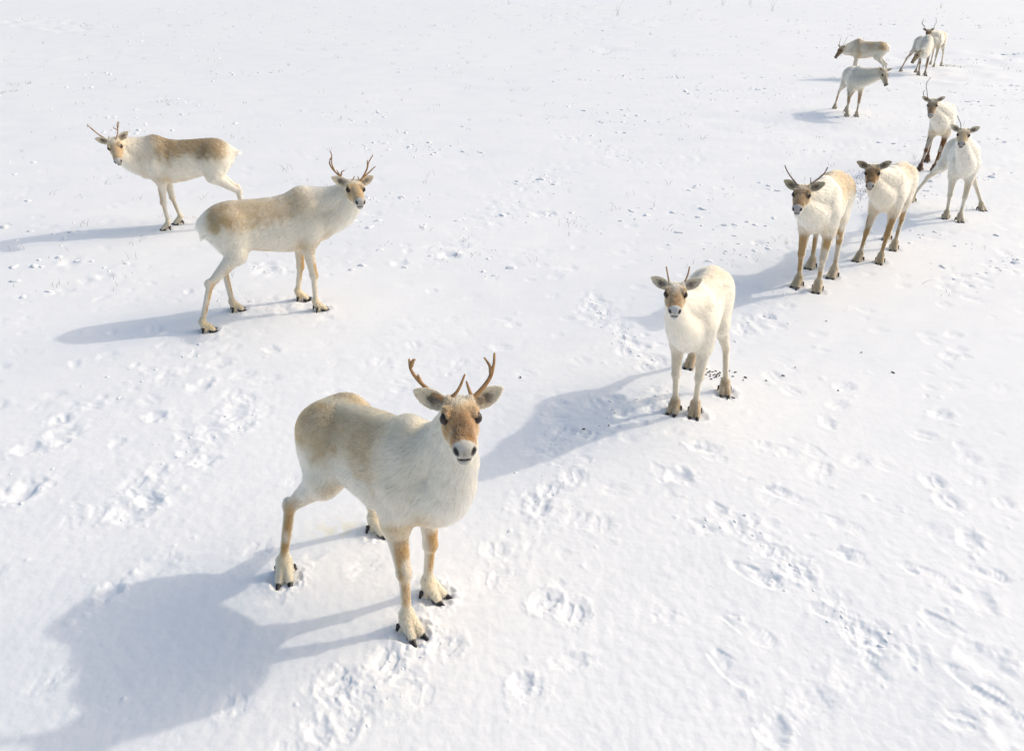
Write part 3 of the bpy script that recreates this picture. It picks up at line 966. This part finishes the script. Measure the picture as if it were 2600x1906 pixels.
    Ln = np.where(onh & (qh[:, 0] > .308), .003, Ln)
    for sg in (1, -1):
        de = np.sqrt((qh[:, 0] - .104) ** 2 + (qh[:, 1] - sg * .07) ** 2 + (qh[:, 2] + .05) ** 2)
        Ln = np.where(onh & (de < .040), .0006, Ln)
        dn_ = np.sqrt((qh[:, 0] - .348) ** 2 + (qh[:, 1] - sg * .035) ** 2 + (qh[:, 2] + .086) ** 2)
        Ln = np.where(onh & (dn_ < .022), .0006, Ln)
    Ln = np.where(onh & (qh[:, 0] > .30) & (np.abs(qh[:, 2] + .124) < .012), .0006, Ln)
    keep = P0[:, 2] > .012
    jx, jy, jz = [noise3(P0[:, 0] * 16 + i * 9, P0[:, 1] * 16, P0[:, 2] * 16, 90 + i) for i in range(3)]
    kx, ky, kz = [noise3(P0[:, 0] * 55 + i * 9, P0[:, 1] * 55, P0[:, 2] * 55, 95 + i) for i in range(3)]
    T = G + .28 * np.stack([jx, jy, jz], 1) + .24 * np.stack([kx, ky, kz], 1) + rng.normal(0, .10, (nh, 3))
    T -= N0 * (T * N0).sum(1)[:, None]
    T /= np.maximum(np.linalg.norm(T, axis=1), 1e-6)[:, None]
    Ln = Ln * rng.uniform(.65, 1.25, nh) * (1 + .25 * jx)
    lift = sp.get('lift', .30)
    p1 = P0 + Ln[:, None] * (.40 * T + (.30 + lift * .5) * N0) * .6
    p2 = P0 + Ln[:, None] * (.92 * T + lift * N0)
    p2[:, 2] -= Ln * .12
    p0 = P0 - N0 * .002
    pos = np.stack([p0, p1, p2], 1)[keep]
    n_ = len(pos)
    rr_ = sp.get('hrad', .0011)
    rad = np.tile(np.array([rr_, rr_ * .8, rr_ * .15]), (n_, 1)) * rng.uniform(.7, 1.2, (n_, 1))
    rad *= np.where(Ln[keep] < .013, .6, 1.)[:, None]
    tone = rng.normal(0, .06, nh) + .10 * kx - .38 * ((rng.random(nh) < .05) & (kx + jx > -.1) & (wt['trunk'] + wt['neck'] > .5))
    cc = np.clip(np.clip(C0, .01, .9) ** 1.28 * (1 + .8 * tone)[:, None], .01, .97)[keep]
    hc = bpy.data.hair_curves.new("fur")
    hc.add_curves([3] * n_)
    hc.attributes['position'].data.foreach_set('vector', pos.astype(np.float32).ravel())
    at = hc.attributes.get('radius') or hc.attributes.new('radius', 'FLOAT', 'POINT')
    at.data.foreach_set('value', rad.astype(np.float32).ravel())
    at = hc.attributes.new('Col', 'FLOAT_COLOR', 'CURVE')
    at.data.foreach_set('color', np.c_[cc, np.ones(n_)].astype(np.float32).ravel())
    at = hc.attributes.new('skin_normal', 'FLOAT_VECTOR', 'CURVE')
    sn = (N0 * .8 + .25 * T)[keep]
    at.data.foreach_set('vector', sn.astype(np.float32).ravel())
    hc.materials.append(M_FUR)
    link("fur", hc, root)
    return root

# ------------------------------------------------------------------ the twelve animals
TAN, TAN2, BRN, DBRN = [.60, .48, .32], [.52, .40, .24], [.34, .23, .12], [.16, .10, .06]
ORANGE, FBRN = [.43, .26, .125], [.27, .175, .09]
HERD = [
 dict(seed=1, label="large antlered caribou standing nearest the camera, tan back and orange-brown face", s=1.06, lx=.87, croup=.06, girth=.90, neckdrop=.11, neck=.95, tail=(.04, -.12), base=(-.945, 3.78), yaw=-43, vox=.006, hairs=150000,
      head=dict(pos=(-.233, 3.185, 1.391), yaw=-82.8, pitch=-6.0, roll=-1.9), hs=1.02,
      feet=dict(fl=(.57, .12), fr=(.68, -.13), hl=(-.06, .27), hr=(-.11, -.335)), toe=dict(fl=12, fr=-8, hr=-38, hl=10),
      patches=[(-.16, .16, .52, .85, TAN2), (.10, .60, .52, .75, TAN), (.54, .72, .15, .35, TAN)], spine=.7, face=ORANGE, faceamt=.95, stripe=.75, facedark=[.17, .11, .065], nose=[.54, .51, .46], eyes=1.0,
      leg=[.45, .29, .14], foot=[.72, .63, .46], legamt=1.0, belly=.7,
      antlers=[[[[-.047,-.061,-.029],[-.085,-.118,-.001],[-.113,-.164,.036],[-.131,-.192,.077],[-.142,-.197,.115]],[[-.133,-.192,.085],[-.14,-.181,.11],[-.141,-.173,.114]],[[-.107,-.152,.027],[-.12,-.163,.056]],[[-.048,-.061,-.026],[-.037,-.022,-.005],[-.054,.003,.022],[-.086,.026,.064]]],
               [[[-.033,.054,-.02],[-.058,.096,.013],[-.078,.129,.053],[-.096,.145,.099],[-.11,.149,.144]],[[-.081,.133,.061],[-.096,.129,.094],[-.111,.108,.126]],[[-.035,.052,-.015],[-.05,.04,.014],[-.069,.032,.04]]]]),
 dict(seed=2, label="pale caribou with many-pointed antlers and a tan rump, side-on, facing right", s=1.06, ribs=.0028, base=(-2.662, 7.46), yaw=24, vox=.007, hairs=90000,
      head=dict(pos=(-1.485, 7.684, 1.27), yaw=-70.3, pitch=5.2, roll=-3.3), hs=1.02,
      feet=dict(fl=(.61, .14), fr=(.71, -.19), hl=(.0, .13), hr=(-.3, -.26)), toe=dict(fl=-10, fr=5, hr=0, hl=0),
      patches=[(-.18, .12, .52, .85, TAN2), (.08, .62, .62, .62, TAN), (.55, .74, .55, .35, TAN2)], spine=.3, face=[.50, .33, .16], faceamt=.85, stripe=.1, forelight=.8,
      leg=[.46, .30, .14], foot=[.60, .48, .31], footamt=.7, legamt=1.3, belly=.45, arad=.0105,
      antlers=[[[[-.051,-.04,-.03],[-.127,-.105,-.003],[-.189,-.163,.053],[-.213,-.174,.1],[-.223,-.152,.14],[-.235,-.162,.183]],[[-.165,-.138,.027],[-.201,-.157,.08],[-.223,-.152,.14]],[[-.115,-.095,-.009],[-.137,-.083,.027],[-.135,-.061,.041]],[[-.115,-.095,-.009],[-.167,-.124,.039]],[[-.057,-.046,-.029],[-.035,-.007,-.013],[-.06,.011,.013]]],
               [[[-.022,.056,-.017],[-.05,.092,.02],[-.082,.128,.073],[-.102,.142,.111],[-.113,.184,.18]],[[-.04,.083,.007],[-.059,.143,.047],[-.066,.181,.081],[-.064,.198,.091]],[[-.092,.134,.09],[-.117,.135,.133]],[[-.024,.05,-.014],[-.052,.039,.014]]]]),
 dict(seed=3, label="brown-saddled caribou with forked antlers at far left, facing left with its head turned back", s=1.04, base=(-3.773, 10.619), yaw=-166, vox=.008, hairs=70000,
      head=dict(pos=(-4.82, 10.14, 1.19), yaw=-66.7, pitch=23.7, roll=10.1), hs=1.03,
      feet=dict(fl=(.73, .08), fr=(.61, -.15), hl=(-.22, .12), hr=(-.16, -.16)), toe=dict(fl=5, fr=20),
      patches=[(-.17, .72, .58, .78, [.46, .36, .22]), (-.08, .02, .42, .35, [.40, .30, .18]), (.10, .18, .50, .45, [.33, .25, .15]), (.44, .66, .62, .35, [.36, .27, .16])], spine=.0, face=[.48, .32, .16], faceamt=.8, stripe=.1, forelight=.9,
      leg=[.50, .33, .17], foot=[.64, .54, .36], legamt=.7, arad=.009, tail=(-.10, -.03), ears=(.52, .12), amat=None,
      antlers=[[[[-.062,-.055,-.037],[-.142,-.12,-.021],[-.198,-.164,.005],[-.242,-.202,.043],[-.267,-.224,.078]],[[-.202,-.167,.008],[-.238,-.195,.039],[-.26,-.224,.068]],[[-.065,-.054,-.034],[-.089,-.03,-.009]]],
               [[[-.025,.04,-.011],[-.079,.069,.008],[-.122,.08,.028],[-.188,.115,.073]],[[-.11,.076,.021],[-.133,.06,.03],[-.163,.032,.039]],[[-.122,.08,.028],[-.175,.087,.058],[-.194,.108,.076]]]]),
 dict(seed=4, label="young white caribou with two short straight spike antlers, beside scattered droppings", s=.95, lx=.92, base=(1.553, 6.035), yaw=-114, vox=.0065, hairs=90000, girth=.86, neck=.92,
      head=dict(pos=(1.085, 5.12, 1.205), yaw=-101, pitch=.8, roll=1.8), hs=.97,
      feet=dict(fl=(.63, .09), fr=(.65, -.08), hl=(.15, .24), hr=(-.24, -.15)), toe=dict(fl=8, fr=-4, hl=14),
      patches=[(-.1, .55, .85, .35, TAN)], white=[.86, .82, .74], streak=.45, spine=.1, face=[.36, .23, .11], faceamt=.9, stripe=.45, facedark=[.16, .11, .07], crown=[.66, .62, .54], forelight=.95, forelen=.07, forecol=[.66, .63, .56], nose=[.56, .56, .55],
      leg=[.62, .51, .36], foot=[.42, .32, .21], legamt=.6, footamt=.85, belly=.1, armpit=.2, arad=.007, ears=(.52, .12),
      antlers=[[[[-.03,-.05,-.016],[-.067,-.063,.03],[-.106,-.077,.079]]], [[[-.054,.054,-.023],[-.099,.077,.021],[-.141,.088,.072]]]]),
 dict(seed=5, label="tan-backed caribou with thin dark unequal antlers, standing ahead of the antlerless brown-faced one", s=1.06, lx=.95, base=(3.46, 8.77), yaw=-120, vox=.008, hairs=80000,
      head=dict(pos=(2.80, 7.86, 1.18), yaw=-114.7, pitch=10.7, roll=2.3), hs=1.0, girth=.93,
      feet=dict(fl=(.66, .1), fr=(.62, -.11), hl=(.18, .15), hr=(.0, -.11)), toe=dict(fl=4, fr=-10, hl=-8, hr=-8),
      patches=[(-.18, .58, .56, .70, [.62, .47, .30])], spine=.0, face=FBRN, faceamt=.95, stripe=.3, crown=[.30, .20, .11], forelight=.15, nose=[.40, .39, .40],
      leg=[.42, .28, .14], foot=[.47, .37, .25], footamt=.8, legamt=1.15, belly=.3, arad=.008, earback=[.32, .26, .16], earrim=[.46, .40, .29], ears=(.52, .12), amat=M_ANTLER_DARK,
      antlers=[[[[-.022,-.053,-.007],[-.058,-.106,.034],[-.087,-.159,.089],[-.106,-.186,.135]]], [[[-.076,.047,-.027],[-.157,.104,-.001],[-.206,.144,.029],[-.247,.17,.08]],[[-.091,.055,-.021],[-.131,.045,.021]]]]),
 dict(seed=6, label="antlerless caribou with a dark brown face, just right of the thin-antlered one", s=.96, lx=.95, base=(4.567, 9.654), yaw=-124, vox=.008, hairs=70000,
      head=dict(pos=(3.87, 8.86, 1.155), yaw=-114.9, pitch=16.4, roll=5.6), hs=1.0, girth=.9,
      feet=dict(fl=(.79, .08), fr=(.85, -.16), hl=(.16, .11), hr=(-.24, -.06)), toe=dict(fl=6, fr=-14),
      patches=[(-.18, .50, .70, .55, [.60, .46, .33])], white=[.83, .78, .70], spine=.0, face=[.24, .15, .07], faceamt=.95, stripe=.4, crown=[.22, .15, .08], forelight=.1, nose=[.42, .41, .40],
      leg=[.36, .24, .12], foot=[.41, .33, .22], footamt=.85, legamt=1.15, belly=.3, earback=[.30, .24, .16], earrim=[.42, .36, .27], ears=(.52, .12)),
 dict(seed=7, label="white caribou with hind legs splayed wide and one thin broken antler", s=.93, lx=.95, base=(6.10, 11.40), yaw=-108, vox=.009, hairs=60000, girth=.88, neck=.95,
      head=dict(pos=(5.64, 10.52, 1.235), yaw=-117.4, pitch=12.2, roll=.5), hs=1.0,
      feet=dict(fl=(.76, .10), fr=(.66, -.08), hl=(.04, .50), hr=(-.19, -.46)), toe=dict(fl=10, fr=-12, hl=35, hr=-30),
      patches=[(-.18, .2, .72, .3, TAN)], white=[.84, .82, .77], spine=.1, face=[.42, .29, .15], faceamt=.8, stripe=.2, crown=[.55, .46, .33], forelight=.4, nose=[.38, .37, .36],
      leg=[.56, .43, .26], foot=[.42, .34, .23], footamt=.8, legamt=.6, belly=.1, armpit=.1, arad=.006, ears=(.52, .12), amat=M_ANTLER_DARK,
      antlers=[[[[-.021,-.046,-.016],[-.08,-.065,.037],[-.14,-.127,.116]]]]),
 dict(seed=8, label="caribou with dark brown legs and one tall curved antler, behind the wide-splayed white one", s=.94, lx=.95, base=(7.28, 14.33), yaw=-117, vox=.010, hairs=45000,
      head=dict(pos=(6.64, 13.52, 1.155), yaw=-114.8, pitch=29, roll=4), hs=1.0, girth=.9,
      feet=dict(fl=(.82, .03), fr=(.86, -.20), hl=(-.12, .12), hr=(.02, -.12)), toe=dict(fl=0, fr=-16),
      patches=[(-.18, .3, .72, .4, TAN)], spine=.0, face=[.27, .17, .09], faceamt=.9, stripe=.3, crown=[.42, .36, .28], forelight=.6, nose=[.42, .40, .39],
      leg=[.17, .085, .04], foot=[.13, .07, .04], legamt=1.3, footamt=.95, belly=.45, arad=.006, ears=(.52, .12), amat=M_ANTLER_DARK,
      antlers=[[[[-.011,-.06,-.022],[-.038,-.114,0],[-.071,-.153,.032],[-.117,-.168,.068],[-.145,-.15,.076]]], [[[-.031,-.08,-.009],[-.153,-.117,.063],[-.207,-.139,.115],[-.257,-.133,.163],[-.315,-.091,.211]]]]),
 dict(seed=9, label="antlerless shade-greyed white caribou looking right, in front of the left-facing antlered one", s=.94, lx=.95, base=(7.66, 19.60), yaw=-99, vox=.011, hairs=40000,
      head=dict(pos=(7.95, 18.55, 1.03), yaw=-82, pitch=44, roll=-8), hs=1.06, neckdrop=.05,
      feet=dict(fl=(.82, .10), fr=(.80, -.12), hl=(.16, .0), hr=(-.30, -.20)), toe=dict(fl=4, fr=-4, hr=-16),
      patches=[(-.18, .1, .72, .4, TAN2)], white=[.70, .68, .63], spine=.0, face=[.40, .30, .19], faceamt=.65, stripe=.3, crown=[.42, .33, .22], forelight=.2, nose=[.16, .14, .13],  # white coat lowered to grey: the shade it stands in is painted into it
      leg=[.36, .24, .13], foot=[.36, .26, .14], legamt=.85, belly=.1, armpit=.1, ears=(.52, .12), earback=[.22, .18, .12]),
 dict(seed=10, label="antlered caribou with brown-blotched hindquarters facing left, behind the antlerless shade-greyed white one", s=.95, base=(10.74, 25.60), yaw=158, vox=.011, hairs=40000,
      head=dict(pos=(9.62, 25.75, .86), yaw=-158, pitch=46, roll=3), hs=1.05, neckdrop=.06,
      feet=dict(fl=(.74, .1), fr=(.66, -.1), hl=(-.12, .13), hr=(-.24, -.12)), toe=dict(),
      patches=[(-.17, .16, .45, .9, TAN2), (.22, .48, .5, .7, TAN), (.58, .74, .15, .6, TAN2)], white=[.74, .71, .64], spine=.0, face=[.19, .12, .065], faceamt=.95, stripe=.3, crown=[.24, .17, .10], forelight=.1, nose=[.20, .12, .10],
      leg=[.45, .31, .17], foot=[.34, .24, .14], legamt=.7, arad=.008, amat=M_ANTLER_DARK, ears=(.52, .12),
      antlers=[[[[-.03,-.055,-.01],[-.12,-.09,.06],[-.26,-.10,.13]]], [[[-.03,.055,-.01],[-.13,.10,.05],[-.27,.13,.12]]]]),
 dict(seed=11, label="caribou with its head lowered to the snow, in front of the upright antlered one", s=.98, lx=.95, base=(12.66, 27.35), yaw=-100, vox=.011, hairs=40000,
      head=dict(pos=(12.06, 26.15, .70), yaw=-165, pitch=52, roll=10), hs=1.05, neckdrop=.2,
      feet=dict(fl=(.78, .12), fr=(.86, -.10), hl=(.1, .02), hr=(-.06, -.42)), toe=dict(hr=-20),
      patches=[(-.18, .3, .75, .3, TAN)], white=[.70, .68, .63], spine=.0, face=[.32, .21, .10], faceamt=.85, stripe=.2, crown=[.34, .25, .15], nose=[.22, .17, .14],  # coat base darkened too, shade put into its white
      leg=[.24, .13, .06], foot=[.24, .15, .08], legamt=.95, belly=.1, arad=.008, amat=M_ANTLER_DARK,
      antlers=[[[[-.02,-.05,-.01],[.02,-.10,.07],[.05,-.17,.12]]], [[[-.02,.05,-.01],[.02,.08,.06],[.06,.10,.14]]]]),
 dict(seed=12, label="antlered dark-headed caribou standing farthest back, behind the one with its head lowered", s=.97, lx=.95, base=(14.15, 29.25), yaw=-126, vox=.012, hairs=35000,
      head=dict(pos=(13.38, 28.55, 1.13), yaw=-107.7, pitch=21.7, roll=3.2), hs=1.05,
      feet=dict(fl=(.76, .12), fr=(.74, -.12), hl=(-.05, .20), hr=(.02, -.14)), toe=dict(),
      patches=[(-.18, .05, .6, .6, TAN2), (.05, .5, .75, .4, TAN)], white=[.78, .74, .66], spine=.0, face=[.22, .14, .08], faceamt=.95, stripe=.3, crown=[.24, .17, .11], nose=[.30, .27, .24],
      leg=[.44, .32, .20], foot=[.36, .27, .17], legamt=.6, arad=.008, amat=M_ANTLER_DARK,
      antlers=[[[[-.052,-.096,-.006],[-.151,-.184,.099],[-.186,-.204,.15],[-.262,-.168,.234]],[[-.126,-.128,.055],[-.152,-.224,.127],[-.247,-.177,.215]]], [[[-.119,.117,-.045],[-.25,.181,.026],[-.309,.207,.092],[-.356,.176,.205]]]]),
]
for sp in HERD:
    if sp.get('amat', 1) is None:
        sp['amat'] = M_ANTLER
    caribou(sp)

snow = build_snow(FEET_WORLD)

# ------------------------------------------------------------------ droppings, clumps, twigs
def pellet_mesh():
    V, F = polygonize([cone((-.006, 0, .006), (.006, 0, .007), .0075, .0065, .004, 'p'), ell((.004, .003, .006), (.007, .006, .006), .004, 'p')], .0025)
    return mesh_from("dropping", V, F, M_DUNG)
PELLET = pellet_mesh()
rng = np.random.default_rng(3)
from mathutils.bvhtree import BVHTree
def ground_lookup():
    me = snow.data
    co = np.empty(len(me.vertices) * 3, np.float32); me.vertices.foreach_get('co', co)
    return co.reshape(-1, 3)
GV = ground_lookup()
GR, GP = np.hypot(GV[:, 0], GV[:, 1]), None
def ground_z(x, y):
    r0, p0 = math.hypot(x, y), math.atan2(x, y)
    i = int(np.searchsorted(GRR, r0)); j = int(np.searchsorted(GPP, p0))
    i = min(max(i, 1), len(GRR) - 1); j = min(max(j, 1), len(GPP) - 1)
    return float(max(GV[a * GN + b, 2] for a in (i - 1, i) for b in (j - 1, j)))
# recover the polar axes of the snow sheet
GN = 1380 + 128
GRR = np.hypot(GV[:-1:GN, 0], GV[:-1:GN, 1])
GPP = np.arctan2(GV[GN * 600:GN * 600 + 1380, 0], GV[GN * 600:GN * 600 + 1380, 1])

PILE = [(1.62,6.21),(1.62,6.14),(1.65,6.24),(1.65,6.18),(1.65,6.11),(1.69,6.19),(1.69,6.14),(1.68,6.09),(1.72,6.21),(1.73,6.16),(1.73,6.12),(1.75,6.18),(1.65,6.06),(1.74,6.07),(1.59,6.16),(1.70,6.10),(1.67,6.20),(1.71,6.13),(1.66,6.15),(1.60,6.19)]
LONE = [(0.07,6.11),(0.72,5.29),(0.53,5.24),(1.83,6.26),(1.84,6.22),(1.88,6.19),(1.84,6.11),(1.94,6.09),(2.1,6.04),(2.27,6.14),(3.22,6.21),(2.64,5.88),(3.03,7.31),(3.1,6.6),(4.31,9.66),(2.42,6.3),(1.91,6.04),(1.7,5.71),(1.75,5.73)]
for grp, pts, lab in (("droppings in the pile between the white caribou's legs", PILE, "small dark dropping in the pile by the white spike-antlered caribou's hind leg"),
                      ("loose droppings scattered on the snow", LONE, "small dark dropping lying loose on open snow, away from the pile")):
    for (x, y) in pts:
        o = link("dropping", PELLET)
        o.location = (x, y, ground_z(x, y) + .001)
        o.rotation_euler = (0, rng.uniform(-.2, .2), rng.uniform(0, 6.28))
        k = rng.uniform(.45, .8)
        o.scale = (k * rng.uniform(1.2, 2.2), k, k * .9)
        tag(o, lab, "dropping", grp)

def snow_clumps():
    import bmesh
    bm = bmesh.new(); bmesh.ops.create_icosphere(bm, subdivisions=2, radius=1)
    bv = np.array([v.co[:] for v in bm.verts]); bf = np.array([[v.index for v in f.verts] for f in bm.faces]); bm.free()
    VV, FF, off = [], [], 0
    rg = np.random.default_rng(21)
    pts = []
    for (a, b, w) in BAND:
        a, b = np.array(a), np.array(b)
        n = int(np.linalg.norm(b - a) / w * 2.2)
        for k in range(n):
            p = a + (b - a) * rg.uniform(0, 1) + rg.normal(0, w * .7, 2)
            pts.append((p[0], p[1], rg.uniform(.003, .010) * (1.0 + .06 * np.hypot(*p))))
    for c in range(170):                                            # clusters out on the field
        rad = 9 + 55 * rg.random() ** 1.3
        p0 = rg.uniform(-.72, .72)
        cx, cy_ = rad * math.sin(p0), rad * math.cos(p0)
        for k in range(rg.integers(4, 26)):
            x, y = cx + rg.normal(0, .25 + .02 * rad), cy_ + rg.normal(0, .2)
            pts.append((x, y, (.006 + .030 * rg.random() ** 2.5) * (1 + .012 * rad)))
    for (x, y, r) in pts:
        if y < 2 or abs(math.atan2(x, y)) > .74:
            continue
        d = bv * (1 + .6 * noise3(bv[:, 0] * 1.3 + x * 31, bv[:, 1] * 1.3 + y * 17, bv[:, 2] * 1.3, 5))[:, None]
        d = d * np.array([rg.uniform(.9, 1.8), rg.uniform(.8, 1.3), rg.uniform(.35, .65)]) * r
        th = rg.uniform(0, 6.28)
        d = np.stack([d[:, 0] * math.cos(th) - d[:, 1] * math.sin(th), d[:, 0] * math.sin(th) + d[:, 1] * math.cos(th), d[:, 2]], 1)
        VV.append(d + np.array([x, y, ground_z(x, y) - r * .05])); FF.append(bf + off); off += len(bv)
    V = np.vstack(VV)
    me = mesh_from("snow_clumps", V, np.vstack(FF), M_SNOW, attrs={'stain': np.zeros(len(V))})
    return tag(link("snow_clumps", me), "loose white lumps of broken snow crust scattered over the field", "snow lumps", kind='stuff')
snow_clumps()

def twigs():
    rg = np.random.default_rng(31)
    paths = []
    def tuft(x, y, n, hgt, lean, rad):
        z0 = ground_z(x, y)
        for k in range(n):
            px, py = x + rg.normal(0, .06), y + rg.normal(0, .06)
            l = hgt * rg.uniform(.4, 1.1)
            dx, dy = rg.normal(0, lean, 2)
            paths.append(([(px, py, z0 - .02), (px + dx * l * .4, py + dy * l * .4, z0 + l * .6), (px + dx * l, py + dy * l, z0 + l)], rad, rad * .4))
    for c in range(800):
        rad = 9 + 60 * rg.random() ** 1.1
        p0 = rg.uniform(-.70, .70)
        x, y = rad * math.sin(p0), rad * math.cos(p0)
        tuft(x, y, int(rg.integers(1, 5)), rg.uniform(.02, .10), .7, .0014 + .00006 * rad)
    for (x, y, h) in [(6.65,56.2,1.2),(18.4,69.7,.9),(17.81,61.4,.9),(16.29,69.7,1.0),(12.24,69.7,1.0),(30.69,64.4,.6),(-.25,71.2,.5)]:
        tuft(x, y, 5, h * .8, .35, .005)
    for (x, y) in [(5.6,13.35),(5.47,12.89),(5.08,11.95),(5.35,12.6),(5.2,12.2),(14.41,29.06),(14.63,29.06),(14.9,29.0),(-8.41,20.65),(-13.83,24.33),(-13.42,22.55)]:
        for q in range(5):
            tuft(x + rg.normal(0, .15), y + rg.normal(0, .15), 4, .06, .9, .003)
    me = tube_mesh("dry_twigs", paths, M_TWIG)
    return tag(link("dry_twigs", me), "thin dry grass stems and heath twigs poking out of the snow", "dry twigs", kind='stuff')
twigs()
